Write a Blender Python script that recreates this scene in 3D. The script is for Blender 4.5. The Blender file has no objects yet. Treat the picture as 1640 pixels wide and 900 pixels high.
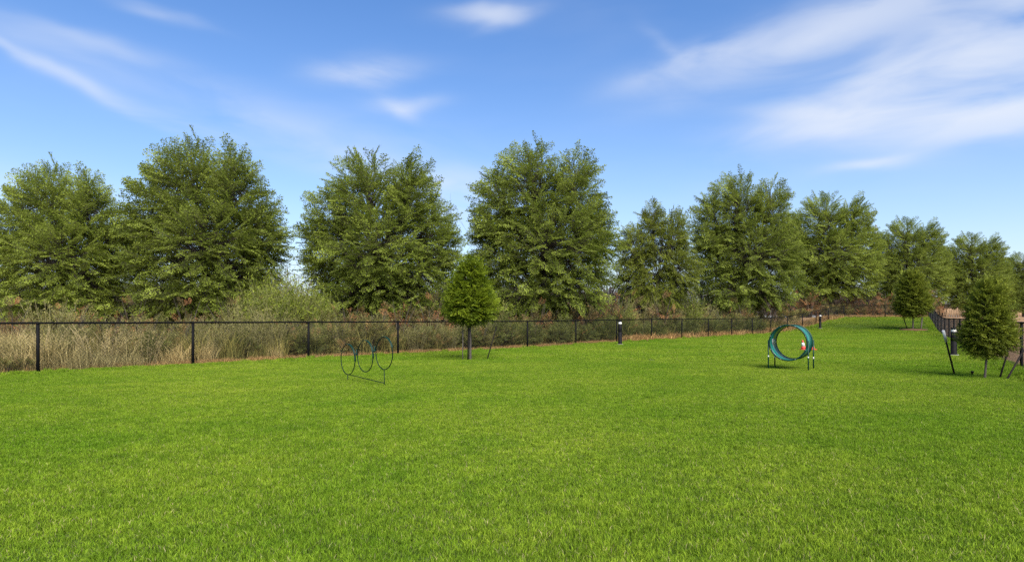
import bpy, math
import numpy as np
from math import pi, sin, cos, radians, atan, atan2, hypot

# ------------------------------------------------------------------ camera, sky, sun, exposure
scene = bpy.context.scene
C = scene.collection
F = 1000.0                      # focal length in photo pixels (photo is 1640 x 900)
CX, HY = 820.0, 511.0           # principal column, horizon row
EYE = 1.30
cam_d = bpy.data.cameras.new('camera')
cam = bpy.data.objects.new('camera', cam_d)
C.objects.link(cam)
cam.location = (0, 0, EYE)
cam.rotation_euler = (pi / 2, 0, 0)
cam_d.sensor_width = 36.0
cam_d.lens = 36.0 * F / 1640.0
cam_d.shift_y = (HY - 450.0) / 1640.0
cam_d.clip_start = 0.1
cam_d.clip_end = 3000
scene.camera = cam
scene.view_settings.view_transform = 'Standard'
scene.view_settings.look = 'None'
scene.view_settings.gamma = 1.0
scene.view_settings.exposure = 1.05
scene.view_settings.use_curve_mapping = False
scene.cycles.use_denoising = False
scene.cycles.max_bounces = 8
scene.cycles.transparent_max_bounces = 8

SUN_EL, SUN_AZ = radians(46), radians(160)      # azimuth clockwise from +Y (the view direction)
sun_d = bpy.data.lights.new('sun', 'SUN')
sun_d.energy = 4.6
sun_d.angle = radians(50)
sun_d.color = (1.0, 0.95, 0.86)
sun = bpy.data.objects.new('sun', sun_d)
C.objects.link(sun)
sun.rotation_euler = (pi / 2 - SUN_EL, 0, pi - SUN_AZ)

world = bpy.data.worlds.new('World')
scene.world = world
world.use_nodes = True
wt = world.node_tree
wt.nodes.clear()


def wn(t, **k):
    n = wt.nodes.new(t)
    for a, b in k.items():
        setattr(n, a, b)
    return n


def wm(op, a, b=None, c=None, clamp=False):
    n = wn('ShaderNodeMath', operation=op, use_clamp=clamp)
    for i, v in enumerate((a, b, c)):
        if v is None:
            continue
        if isinstance(v, (int, float)):
            n.inputs[i].default_value = v
        else:
            wt.links.new(v, n.inputs[i])
    return n.outputs[0]


sky = wn('ShaderNodeTexSky', sky_type='NISHITA')
sky.sun_disc = False
sky.sun_elevation = SUN_EL
sky.sun_rotation = SUN_AZ
sky.air_density = 1.0
sky.dust_density = 0.5
sky.ozone_density = 3.0
hs = wn('ShaderNodeHueSaturation')
hs.inputs['Hue'].default_value = 0.507
hs.inputs['Saturation'].default_value = 1.27
wt.links.new(sky.outputs[0], hs.inputs['Color'])
tc = wn('ShaderNodeTexCoord')
sep = wn('ShaderNodeSeparateXYZ')
wt.links.new(tc.outputs['Generated'], sep.inputs[0])
DX, DY, DZ = sep.outputs


def wnoise(sx, sy, sz, scale, detail, rough, dist=0.0, off=0.0):
    mp = wn('ShaderNodeMapping')
    mp.inputs['Scale'].default_value = (sx, sy, sz)
    mp.inputs['Location'].default_value = (off, off * 0.7, off * 1.3)
    wt.links.new(tc.outputs['Generated'], mp.inputs[0])
    n = wn('ShaderNodeTexNoise')
    n.inputs['Scale'].default_value = scale
    n.inputs['Detail'].default_value = detail
    n.inputs['Roughness'].default_value = rough
    n.inputs['Distortion'].default_value = dist
    wt.links.new(mp.outputs[0], n.inputs['Vector'])
    return n.outputs['Fac']


az = wm('ARCTAN2', DX, DY)
el = wm('ARCSINE', DZ)
w1 = wm('SUBTRACT', wnoise(1, 1, 2.2, 3.2, 3, 0.5, 0.4, 1.7), 0.5)
w2 = wm('SUBTRACT', wnoise(1, 1, 2.2, 4.0, 3, 0.5, 0.4, 7.1), 0.5)
azw = wm('ADD', az, wm('MULTIPLY', w1, 0.10))
elw = wm('ADD', el, wm('MULTIPLY', w2, 0.055))
# thin cirrus: each entry is a streak in the sky (centre given as a direction), tilt, length, width, amount
STREAKS = [(1500, 75, -24, .20, .040, .55), (1440, 140, -13, .17, .030, .60), (1610, 115, -20, .15, .065, .60),
           (1520, 190, 4, .17, .016, .85), (1590, 212, 4, .13, .013, .60), (1560, 165, 6, .14, .020, .6), (1340, 178, 5, .10, .008, .40),
           (1105, 95, -14, .10, .018, .72), (1250, 68, -15, .15, .030, .60), (1420, 20, -13, .20, .030, .65), (1060, 76, 38, .04, .010, .18),
           (1400, 263, -2, .055, .008, .75), (782, 22, -4, .060, .011, .85), (590, 108, -9, .066, .016, .72), (572, 118, 2, .05, .012, .45),
           (655, 162, -3, .050, .012, .65), (640, 168, 30, .03, .010, .35), (90, 122, 17, .13, .008, .46), (230, 168, 13, .14, .008, .24),
           (40, 62, 10, .10, .016, .26), (160, 74, 3, .075, .010, .34), (480, 190, 4, .26, .030, .18),
           (270, 28, 3, .05, .007, .28), (60, 320, 5, .10, .03, .35), (720, 320, 5, .10, .045, .50), (560, 250, 16, .20, .03, .30)]
total = None
for (px, py, ang, la, lb, amp) in STREAKS:
    u, v = (px - CX) / F, (HY - py) / F
    a0 = atan(u)
    e0 = atan(v * cos(a0))
    ca, sa = cos(radians(-ang)), sin(radians(-ang))
    da = wm('SUBTRACT', azw, a0)
    de = wm('SUBTRACT', elw, e0)
    A = wm('ADD', wm('MULTIPLY', da, ca / la), wm('MULTIPLY', de, sa / la))
    B = wm('ADD', wm('MULTIPLY', da, -sa / lb), wm('MULTIPLY', de, ca / lb))
    q = wm('ADD', wm('MULTIPLY', A, A), wm('MULTIPLY', B, B))
    g = wm('MULTIPLY', wm('EXPONENT', wm('MULTIPLY', q, -1.0)), amp)
    total = g if total is None else wm('ADD', total, g)
fib = wnoise(2.2, 2.2, 8.0, 2.4, 5, 0.48, 0.5, 3.3)
fib = wm('MULTIPLY_ADD', wm('SUBTRACT', fib, 0.5), 3.0, 0.72, clamp=True)
veil = wnoise(1.6, 1.6, 6.0, 1.7, 4, 0.5, 0.3, 5.9)
veil = wm('MULTIPLY', wm('SUBTRACT', veil, 0.44), 1.1, clamp=True)
dens = wm('MULTIPLY', wm('ADD', total, wm('MULTIPLY', veil, 0.16)), fib)
dens = wm('SUBTRACT', 1.0, wm('EXPONENT', wm('MULTIPLY', dens, -1.1)), clamp=True)
# pale air low over the horizon
low = wm('EXPONENT', wm('MULTIPLY', wm('MAXIMUM', el, 0.0), -5.5))
mixh = wn('ShaderNodeMix', data_type='RGBA')
wt.links.new(wm('MULTIPLY', low, 0.74, clamp=True), mixh.inputs[0])
wt.links.new(hs.outputs[0], mixh.inputs[6])
mixh.inputs[7].default_value = (3.65, 4.05, 4.95, 1)
mixc = wn('ShaderNodeMix', data_type='RGBA')
wt.links.new(dens, mixc.inputs[0])
wt.links.new(mixh.outputs[2], mixc.inputs[6])
mixc.inputs[7].default_value = (4.2, 4.45, 4.95, 1)
bg = wn('ShaderNodeBackground')
bg.inputs['Strength'].default_value = 0.0975
wt.links.new(mixc.outputs[2], bg.inputs['Color'])
wo = wn('ShaderNodeOutputWorld')
wt.links.new(bg.outputs[0], wo.inputs['Surface'])

# ------------------------------------------------------------------ the lie of the land
POST_STEP_X, POST_STEP_Y = 0.01494 * 161.04, 14.94 * 0.1707
L0 = np.array((0.01494 * -759.24, 14.94))           # a post of the long fence
LD = np.array((POST_STEP_X, POST_STEP_Y))
LN = np.array((-LD[1], LD[0])) / np.linalg.norm(LD)  # pointing out of the lawn
R0 = np.array((13.3, 16.3))
RD = np.array((1.0, 1.64)) / hypot(1, 1.64)
RN = np.array((RD[1], -RD[0]))
C1 = np.array((32.9, 61.9))
C2 = np.array((38.8, 58.1))
SP, ZP = [-50, 0, 28, 34, 46, 48, 50.6, 53.2, 55.7, 58.3, 61.5, 66, 78, 200], \
         [0, 0, 0, .08, .14, .19, .30, .52, .84, 1.13, 1.42, 1.50, 1.0, 1.0]
_ss = np.linspace(-50, 200, 1001)
_zz = np.interp(_ss, SP, ZP)
_k = np.hanning(17); _k /= _k.sum()
_zz = np.convolve(np.pad(_zz, 8, mode='edge'), _k, mode='valid')


def terr(x, y):
    x = np.asarray(x, float); y = np.asarray(y, float)
    dx = x - (0.9434 * (y - 14.94) + L0[0])
    s = y + 0.42 * np.clip(dx, -80, 60)
    return np.interp(s, _ss, _zz)


def tz(x, y):
    return float(terr(x, y))


def left_pt(n, off=0.0):
    return L0 + LD * n + LN * off


def right_pt(m, off=0.0):
    return R0 + RD * m + RN * off


def inside(x, y):
    """signed distance into the lawn (positive inside)"""
    P = np.stack([np.asarray(x, float), np.asarray(y, float)], -1)
    dl = -((P - L0) @ LN)
    dr = -((P - R0) @ RN)
    bd = (C2 - C1) / np.linalg.norm(C2 - C1)
    bn = np.array((-bd[1], bd[0]))
    db = -((P - C1) @ bn)
    return np.minimum(np.minimum(dl, dr), db)


def at(px, d):
    x = (px - CX) / F * d
    return x, d, tz(x, d)


def on_ground(px, py):
    """the point of the lawn that a photo pixel looks at"""
    u, v = (px - CX) / F, (HY - py) / F
    ds = np.linspace(3, 120, 4000)
    h = EYE + v * ds - terr(u * ds, ds)
    i = int(np.argmax(h <= 0))
    d = ds[i]
    return u * d, d, tz(u * d, d)


# ------------------------------------------------------------------ helpers
def tag(o, label=None, cat=None, group=None, kind=None):
    if label: o['label'] = label
    if cat: o['category'] = cat
    if group: o['group'] = group
    if kind: o['kind'] = kind
    return o


def mesh_np(name, V, faces, mat=None, col=None, smooth=False):
    V = np.asarray(V, np.float32).reshape(-1, 3)
    me = bpy.data.meshes.new(name)
    me.vertices.add(len(V))
    me.vertices.foreach_set('co', V.ravel())
    lv, ls, n = [], [], 0
    for f in faces:
        f = np.asarray(f, np.int32)
        if len(f) == 0:
            continue
        lv.append(f.ravel())
        ls.append(n + np.arange(len(f)) * f.shape[1])
        n += f.size
    if lv:
        lv = np.concatenate(lv); ls = np.concatenate(ls)
        me.loops.add(len(lv)); me.loops.foreach_set('vertex_index', lv.astype(np.int32))
        me.polygons.add(len(ls)); me.polygons.foreach_set('loop_start', ls.astype(np.int32))
        if smooth:
            me.polygons.foreach_set('use_smooth', np.ones(len(ls), bool))
    me.update(calc_edges=True)
    if col is not None:
        a = me.attributes.new('col', 'FLOAT_COLOR', 'POINT')
        c = np.ones((len(V), 4), np.float32)
        c[:, :3] = col
        a.data.foreach_set('color', c.ravel())
    if mat: me.materials.append(mat)
    return me


class MB:
    """collects shapes, builds one mesh"""
    def __init__(self):
        self.v, self.f4, self.f3, self.fn, self.n = [], [], [], [], 0

    def add(self, V, quads=(), tris=(), ngons=()):
        V = np.asarray(V, float).reshape(-1, 3)
        self.v.append(V)
        for q in quads: self.f4.append([i + self.n for i in q])
        for q in tris: self.f3.append([i + self.n for i in q])
        for q in ngons: self.fn.append([i + self.n for i in q])
        self.n += len(V)
        return self

    def tube(self, pts, rad, sides=8, caps=True, closed=False):
        P = np.asarray(pts, float)
        m = len(P)
        if np.isscalar(rad): rad = [rad] * m
        V = []
        ref = None
        for i in range(m):
            if closed:
                t = P[(i + 1) % m] - P[i - 1]
            else:
                t = P[min(i + 1, m - 1)] - P[max(i - 1, 0)]
            t = t / (np.linalg.norm(t) + 1e-12)
            if ref is None:
                ref = np.array((0, 0, 1.0)) if abs(t[2]) < .9 else np.array((1.0, 0, 0))
            a = ref - t * (ref @ t); a /= (np.linalg.norm(a) + 1e-12)
            b = np.cross(t, a)
            ref = a
            for k in range(sides):
                w = 2 * pi * k / sides
                V.append(P[i] + rad[i] * (cos(w) * a + sin(w) * b))
        Q = []
        for i in range(m if closed else m - 1):
            j = (i + 1) % m
            for k in range(sides):
                l = (k + 1) % sides
                Q.append((i * sides + k, i * sides + l, j * sides + l, j * sides + k))
        N = []
        if caps and not closed:
            N = [tuple(range(sides))[::-1], tuple((m - 1) * sides + k for k in range(sides))]
        return self.add(V, Q, (), N)

    def lathe(self, prof, seg=20, c=(0, 0, 0)):
        V, Q = [], []
        m = len(prof)
        for r, z in prof:
            for k in range(seg):
                w = 2 * pi * k / seg
                V.append((c[0] + r * cos(w), c[1] + r * sin(w), c[2] + z))
        for i in range(m - 1):
            for k in range(seg):
                l = (k + 1) % seg
                Q.append((i * seg + k, i * seg + l, (i + 1) * seg + l, (i + 1) * seg + k))
        N = []
        if prof[0][0] > 1e-6: N.append(tuple(range(seg))[::-1])
        if prof[-1][0] > 1e-6: N.append(tuple((m - 1) * seg + k for k in range(seg)))
        return self.add(V, Q, (), N)

    def box(self, c, s, rz=0.0):
        V = []
        for z in (-1, 1):
            for x, y in ((-1, -1), (1, -1), (1, 1), (-1, 1)):
                X, Y = x * s[0] / 2, y * s[1] / 2
                V.append((c[0] + X * cos(rz) - Y * sin(rz), c[1] + X * sin(rz) + Y * cos(rz), c[2] + z * s[2] / 2))
        return self.add(V, [(3, 2, 1, 0), (4, 5, 6, 7), (0, 1, 5, 4), (1, 2, 6, 5), (2, 3, 7, 6), (3, 0, 4, 7)])

    def mesh(self, name, mat, smooth=False):
        fs = [self.f4, self.f3]
        for q in self.fn: fs.append([q])
        me = mesh_np(name, np.concatenate(self.v), fs, mat, None, False)
        if smooth:
            me.polygons.foreach_set('use_smooth', [p.loop_total <= 4 for p in me.polygons])
        return me


def put(name, me, parent=None, loc=(0, 0, 0), rz=0.0, sc=(1, 1, 1)):
    o = bpy.data.objects.new(name, me)
    C.objects.link(o)
    o.parent = parent
    o.location = loc
    o.rotation_euler = (0, 0, rz)
    o.scale = sc
    return o


def empty(name, loc, rz=0.0, sc=(1, 1, 1)):
    o = put(name, None, None, loc, rz, sc)
    o.empty_display_size = 0.2
    return o


# ------------------------------------------------------------------ materials
def mat_new(name):
    m = bpy.data.materials.new(name)
    m.use_nodes = True
    t = m.node_tree
    return m, t, t.nodes['Principled BSDF'], t.nodes['Material Output']


def nd(t, ty, **k):
    n = t.nodes.new(ty)
    for a, b in k.items(): setattr(n, a, b)
    return n


def mat_plain(name, col, rough=0.5, metal=0.0, var=0.12, scale=9.0, bump=0.0, spec=0.5):
    m, t, p, o = mat_new(name)
    tcn = nd(t, 'ShaderNodeTexCoord')
    n = nd(t, 'ShaderNodeTexNoise')
    n.inputs['Scale'].default_value = scale
    n.inputs['Detail'].default_value = 6
    t.links.new(tcn.outputs['Object'], n.inputs['Vector'])
    r = nd(t, 'ShaderNodeValToRGB')
    r.color_ramp.elements[0].position = .3
    r.color_ramp.elements[1].position = .7
    r.color_ramp.elements[0].color = (*[c * (1 - var) for c in col], 1)
    r.color_ramp.elements[1].color = (*[min(1, c * (1 + var)) for c in col], 1)
    t.links.new(n.outputs['Fac'], r.inputs[0])
    t.links.new(r.outputs[0], p.inputs['Base Color'])
    p.inputs['Roughness'].default_value = rough
    p.inputs['Metallic'].default_value = metal
    p.inputs['Specular IOR Level'].default_value = spec
    if bump:
        b = nd(t, 'ShaderNodeBump')
        b.inputs['Strength'].default_value = bump
        b.inputs['Distance'].default_value = 0.01
        t.links.new(n.outputs['Fac'], b.inputs['Height'])
        t.links.new(b.outputs[0], p.inputs['Normal'])
    return m


def mat_leaf(name, tint=(1, 1, 1), trans=0.3, rough=0.5, world_var=None, spec=0.3):
    """colour from the leaf's own attribute, with some light passing through"""
    m, t, p, o = mat_new(name)
    a = nd(t, 'ShaderNodeAttribute', attribute_name='col')
    mul = nd(t, 'ShaderNodeMix', data_type='RGBA', blend_type='MULTIPLY')
    mul.inputs[0].default_value = 1.0
    mul.inputs[7].default_value = (*tint, 1)
    t.links.new(a.outputs['Color'], mul.inputs[6])
    src = mul.outputs[2]
    if world_var:
        geo = nd(t, 'ShaderNodeNewGeometry')
        for (sc, lo, hi, c0, c1, wgt) in world_var:
            n = nd(t, 'ShaderNodeTexNoise')
            n.inputs['Scale'].default_value = sc
            n.inputs['Detail'].default_value = 4
            n.inputs['Roughness'].default_value = .6
            t.links.new(geo.outputs['Position'], n.inputs['Vector'])
            r = nd(t, 'ShaderNodeValToRGB')
            r.color_ramp.elements[0].position = lo
            r.color_ramp.elements[1].position = hi
            r.color_ramp.elements[0].color = (*c0, 1)
            r.color_ramp.elements[1].color = (*c1, 1)
            t.links.new(n.outputs['Fac'], r.inputs[0])
            mm = nd(t, 'ShaderNodeMix', data_type='RGBA', blend_type='MULTIPLY')
            mm.inputs[0].default_value = wgt
            t.links.new(src, mm.inputs[6])
            t.links.new(r.outputs[0], mm.inputs[7])
            src = mm.outputs[2]
    else:
        oi = nd(t, 'ShaderNodeObjectInfo')
        h = nd(t, 'ShaderNodeHueSaturation')
        mr = nd(t, 'ShaderNodeMapRange')
        mr.inputs['To Min'].default_value = 0.88
        mr.inputs['To Max'].default_value = 1.10
        t.links.new(oi.outputs['Random'], mr.inputs[0])
        t.links.new(mr.outputs[0], h.inputs['Value'])
        t.links.new(src, h.inputs['Color'])
        src = h.outputs[0]
    t.links.new(src, p.inputs['Base Color'])
    p.inputs['Roughness'].default_value = rough
    p.inputs['Specular IOR Level'].default_value = spec
    if trans:
        tr = nd(t, 'ShaderNodeBsdfTranslucent')
        t.links.new(src, tr.inputs['Color'])
        mx = nd(t, 'ShaderNodeMixShader')
        mx.inputs[0].default_value = trans
        t.links.new(p.outputs[0], mx.inputs[1])
        t.links.new(tr.outputs[0], mx.inputs[2])
        t.links.new(mx.outputs[0], o.inputs['Surface'])
    return m


M_BLACK = mat_plain('black_coated_steel', (.005, .005, .0055), .55, 0, .25, 14, spec=.05)
M_WIRE = mat_plain('black_vinyl_wire', (.02, .021, .02), .55, 0, .2, 20, spec=.12)
M_BOLL = mat_plain('bollard_black', (.009, .0085, .009), .55, 0, .25, 8, spec=.05)
M_LENS = mat_plain('bollard_lens', (.62, .60, .55), .45, 0, .06, 12, spec=.2)
M_CONC = mat_plain('concrete', (.26, .25, .235), .95, 0, .2, 30, .4, .1)
M_GREEN = mat_plain('dark_green_paint', (.003, .030, .020), .4, 0, .18, 10, spec=.22)
M_HOOP = mat_plain('near_black_green_tube', (.002, .012, .009), .45, 0, .18, 10, spec=.12)
M_TEAL = mat_plain('green_plastic_sheet', (.010, .135, .105), .22, 0, .12, 5)
M_STICK = mat_plain('white_sticker', (.5, .5, .48), .6, 0, .05)
M_ORANGE = mat_plain('cone_orange', (.52, .055, .035), .6, 0, .12, 12)
M_WHITE = mat_plain('cone_white', (.55, .53, .51), .5, 0, .08, 12)
M_BARK = mat_plain('bark_grey_brown', (.065, .052, .042), .9, 0, .35, 18, .8)
M_BARE = mat_plain('bare_twig_bark', (.085, .072, .066), .9, 0, .3, 6)
M_STAKEW = mat_plain('weathered_stake', (.13, .11, .09), .85, 0, .3, 20, .4, .1)
M_STAKEB = mat_plain('dark_stake', (.018, .015, .013), .8, 0, .3, 20, spec=.08)
M_GALV = mat_plain('grey_steel', (.22, .25, .29), .55, .3, .1, 5)
M_PLANK = mat_plain('cedar_board', (.30, .19, .105), .85, 0, .25, 3, .2)
M_LEAF = mat_leaf('tree_leaf', trans=.45, spec=.12)
M_YLEAF = mat_leaf('young_tree_leaf', trans=.34, spec=.15)
M_SHRUB = mat_leaf('shrub_leaf', trans=.28, spec=.15)
M_DRY = mat_leaf('dry_grass', trans=.25, rough=.7,
                 world_var=[(.35, .35, .65, (.75, .78, .70), (1.12, 1.0, .85), 1.0)], spec=.15)
M_GRASS = mat_leaf('lawn_grass', trans=.30, rough=.6, spec=.06, world_var=[
    (.22, .32, .66, (.72, .84, .66), (1.24, 1.10, 1.25), 1.0),
    (1.3, .33, .66, (.86, .90, .86), (1.18, 1.10, 1.15), 1.0),
    (7.0, .35, .65, (.76, .80, .80), (1.18, 1.14, 1.15), 1.0),
    (30.0, .34, .62, (.68, .72, .66), (1.26, 1.22, 1.22), 1.0)])


def mat_ground():
    m, t, p, o = mat_new('dry_ground')
    geo = nd(t, 'ShaderNodeNewGeometry')

    def noise(sc, det=5):
        n = nd(t, 'ShaderNodeTexNoise')
        n.inputs['Scale'].default_value = sc
        n.inputs['Detail'].default_value = det
        n.inputs['Roughness'].default_value = .65
        t.links.new(geo.outputs['Position'], n.inputs['Vector'])
        return n
    n1, n2, n3 = noise(.12), noise(1.7), noise(24)
    r = nd(t, 'ShaderNodeValToRGB')
    r.color_ramp.elements[0].position = .35
    r.color_ramp.elements[0].color = (.15, .085, .045, 1)
    r.color_ramp.elements[1].position = .66
    r.color_ramp.elements[1].color = (.33, .215, .115, 1)
    e = r.color_ramp.elements.new(.52)
    e.color = (.22, .135, .072, 1)
    mixn = nd(t, 'ShaderNodeMath', operation='MULTIPLY_ADD')
    mixn.inputs[1].default_value = .55
    t.links.new(n2.outputs['Fac'], mixn.inputs[0])
    sc = nd(t, 'ShaderNodeMath', operation='MULTIPLY')
    sc.inputs[1].default_value = .45
    t.links.new(n1.outputs['Fac'], sc.inputs[0])
    t.links.new(sc.outputs[0], mixn.inputs[2])
    t.links.new(mixn.outputs[0], r.inputs[0])
    m2 = nd(t, 'ShaderNodeMix', data_type='RGBA', blend_type='OVERLAY')
    m2.inputs[0].default_value = .7
    t.links.new(r.outputs[0], m2.inputs[6])
    t.links.new(n3.outputs['Color'], m2.inputs[7])
    gm = nd(t, 'ShaderNodeRGBToBW')
    t.links.new(n3.outputs['Color'], gm.inputs[0])
    t.links.new(gm.outputs[0], m2.inputs[7])
    t.links.new(m2.outputs[2], p.inputs['Base Color'])
    p.inputs['Roughness'].default_value = .95
    p.inputs['Specular IOR Level'].default_value = .1
    b = nd(t, 'ShaderNodeBump')
    b.inputs['Strength'].default_value = .7
    b.inputs['Distance'].default_value = .05
    t.links.new(n3.outputs['Fac'], b.inputs['Height'])
    t.links.new(b.outputs[0], p.inputs['Normal'])
    return m


M_GROUND = mat_ground()
M_SOIL = mat_plain('lawn_thatch', (.055, .085, .018), .95, 0, .4, 6, .5, .1)
M_MULCH = mat_plain('bark_mulch', (.10, .055, .03), .95, 0, .5, 40, 1.0, .1)

# ------------------------------------------------------------------ ground and lawn sheet
gx = np.unique(np.concatenate([np.linspace(-700, -60, 17), np.arange(-60, 75.1, 1.25), np.linspace(75, 700, 17)]))
gy = np.unique(np.concatenate([np.linspace(-120, -12, 7), np.arange(-12, 100.1, 1.25), np.linspace(100, 1400, 22)]))
X, Y = np.meshgrid(gx, gy)
Z = terr(X, Y) + 0.0
ins = inside(X, Y)
Z = Z - np.where(ins > .3, .25, 0.0)
rng = np.random.default_rng(4)
outn = (ins < -1.0) & (np.abs(X) < 120) & (Y < 160)
Z = Z + np.where(outn, rng.normal(0, .035, X.shape), 0)
nx, ny = len(gx), len(gy)
idx = np.arange(nx * ny).reshape(ny, nx)
Q = np.stack([idx[:-1, :-1], idx[:-1, 1:], idx[1:, 1:], idx[1:, :-1]], -1).reshape(-1, 4)
g = put('ground', mesh_np('ground', np.stack([X, Y, Z], -1), [Q], M_GROUND, smooth=True))
tag(g, kind='structure')

LA = left_pt((-4 - 14.94) / POST_STEP_Y, -.06)
LB = C1 - LN * .06
RA = R0 + RD * ((-4 - R0[1]) / RD[1]) - RN * .06
RB = C2 - RN * .06
nv, nu = 70, 30
V = []
for i in range(nv + 1):
    a = LA + (LB - LA) * i / nv
    b = RA + (RB - RA) * i / nv
    for j in range(nu + 1):
        q = a + (b - a) * j / nu
        V.append((q[0], q[1], tz(*q) + .012))
Q = [(i * (nu + 1) + j, i * (nu + 1) + j + 1, (i + 1) * (nu + 1) + j + 1, (i + 1) * (nu + 1) + j)
     for i in range(nv) for j in range(nu)]
lawn = put('lawn', mesh_np('lawn', V, [Q], M_SOIL, smooth=True))
tag(lawn, kind='structure')


# ------------------------------------------------------------------ scattering of uncountable stuff: one object, its own variants set on its own points
def scatter(name, variants, pts, rots, scls, mat):
    """variants: list of (V, quads, tris, col); pts (N,3); rots (N,3); scls (N,3)"""
    Vs, F4, F3, Cs, var, n = [], [], [], [], [], 0
    for k, (v, q4, q3, c) in enumerate(variants):
        Vs.append(v); Cs.append(c)
        if len(q4): F4.append(np.asarray(q4) + n)
        if len(q3): F3.append(np.asarray(q3) + n)
        var.append(np.full(len(v), k)); n += len(v)
    NP = len(pts)
    Vs.append(np.asarray(pts)); Cs.append(np.ones((NP, 3))); var.append(np.full(NP, -1))
    Vs = np.concatenate(Vs)
    me = mesh_np(name, Vs, [np.concatenate(F4) if F4 else [], np.concatenate(F3) if F3 else []], mat, np.concatenate(Cs))
    me.attributes.new('var', 'INT', 'POINT').data.foreach_set('value', np.concatenate(var).astype(np.int32))
    r = np.zeros((len(Vs), 3), np.float32); r[n:] = rots
    me.attributes.new('rot', 'FLOAT_VECTOR', 'POINT').data.foreach_set('vector', r.ravel())
    s = np.ones((len(Vs), 3), np.float32); s[n:] = scls
    me.attributes.new('scl', 'FLOAT_VECTOR', 'POINT').data.foreach_set('vector', s.ravel())
    p = np.zeros(len(Vs), np.int32)
    p[n:] = np.random.default_rng(NP).integers(0, len(variants), NP)
    me.attributes.new('pick', 'INT', 'POINT').data.foreach_set('value', p)
    o = put(name, me)
    ng = bpy.data.node_groups.new(name + '_scatter', 'GeometryNodeTree')
    ng.is_modifier = True
    ng.interface.new_socket('Geometry', in_out='INPUT', socket_type='NodeSocketGeometry')
    ng.interface.new_socket('Geometry', in_out='OUTPUT', socket_type='NodeSocketGeometry')
    N, Lk = ng.nodes, ng.links
    gi, go = N.new('NodeGroupInput'), N.new('NodeGroupOutput')

    def attr(nm, ty):
        a = N.new('GeometryNodeInputNamedAttribute')
        a.data_type = ty
        a.inputs['Name'].default_value = nm
        return a.outputs['Attribute']

    def pickout(k):
        c = N.new('FunctionNodeCompare')
        c.data_type = 'INT'; c.operation = 'EQUAL'
        ins_ = [i for i in c.inputs if i.enabled and i.type == 'INT']
        Lk.new(attr('var', 'INT'), ins_[0])
        ins_[1].default_value = k
        s_ = N.new('GeometryNodeSeparateGeometry')
        s_.domain = 'POINT'
        Lk.new(gi.outputs[0], s_.inputs['Geometry'])
        Lk.new(c.outputs[0], s_.inputs['Selection'])
        return s_.outputs['Selection']
    j = N.new('GeometryNodeJoinGeometry')
    for k in range(len(variants)):
        g2 = N.new('GeometryNodeGeometryToInstance')
        Lk.new(pickout(k), g2.inputs[0])
        Lk.new(g2.outputs[0], j.inputs[0])
    ip = N.new('GeometryNodeInstanceOnPoints')
    Lk.new(pickout(-1), ip.inputs['Points'])
    Lk.new(j.outputs[0], ip.inputs['Instance'])
    ip.inputs['Pick Instance'].default_value = True
    Lk.new(attr('pick', 'INT'), ip.inputs['Instance Index'])
    e = N.new('FunctionNodeEulerToRotation')
    Lk.new(attr('rot', 'FLOAT_VECTOR'), e.inputs[0])
    Lk.new(e.outputs[0], ip.inputs['Rotation'])
    Lk.new(attr('scl', 'FLOAT_VECTOR'), ip.inputs['Scale'])
    Lk.new(ip.outputs[0], go.inputs[0])
    md = o.modifiers.new('scatter', 'NODES')
    md.node_group = ng
    return o


def blades(rng, base, h, w, lean, cols, segbend=.55):
    """curved blades: base (N,2); h, w, lean (N,); cols (N,3)"""
    N = len(base)
    a = rng.uniform(0, 2 * pi, N)
    d = np.stack([np.cos(a), np.sin(a)], 1)
    f = rng.uniform(0, 2 * pi, N)
    s = np.stack([np.cos(f), np.sin(f)], 1) * (w / 2)[:, None]
    V = np.zeros((N, 5, 3))
    V[:, 0, :2] = base - s; V[:, 1, :2] = base + s
    mid = base + d * (lean * h * .28)[:, None]
    V[:, 2, :2] = mid - s * .8; V[:, 3, :2] = mid + s * .8
    V[:, 2, 2] = V[:, 3, 2] = h * segbend
    V[:, 4, :2] = base + d * (lean * h)[:, None]
    V[:, 4, 2] = h * np.sqrt(np.clip(1 - (lean * .75) ** 2, .08, 1))
    i = np.arange(N)[:, None] * 5
    q4 = i + np.array([0, 1, 3, 2]); q3 = i + np.array([2, 3, 4])
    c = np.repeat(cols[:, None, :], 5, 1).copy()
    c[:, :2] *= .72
    return V.reshape(-1, 3), q4, q3, c.reshape(-1, 3)


def lawn_patch(seed, size, N, hm, w):
    r = np.random.default_rng(seed)
    base = r.uniform(-size / 2, size / 2, (N, 2))
    cl = .5 + .5 * np.sin(base[:, 0] * 11 / size + seed) * np.sin(base[:, 1] * 9 / size + 2 * seed)
    h = hm * r.uniform(.55, 1.2, N) * (.85 + .3 * cl)
    k = r.random(N)[:, None]
    c = np.array((.112, .216, .009)) * (1 - k) + np.array((.234, .345, .029)) * k
    dry = r.random(N) < .035
    c[dry] = np.array((.40, .37, .17)) * r.uniform(.7, 1.1, (dry.sum(), 1))
    dk = r.random(N) < .20
    c[dk] *= .42
    return blades(r, base, h, w * r.uniform(.7, 1.3, N), r.uniform(.15, .95, N), c)


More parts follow.
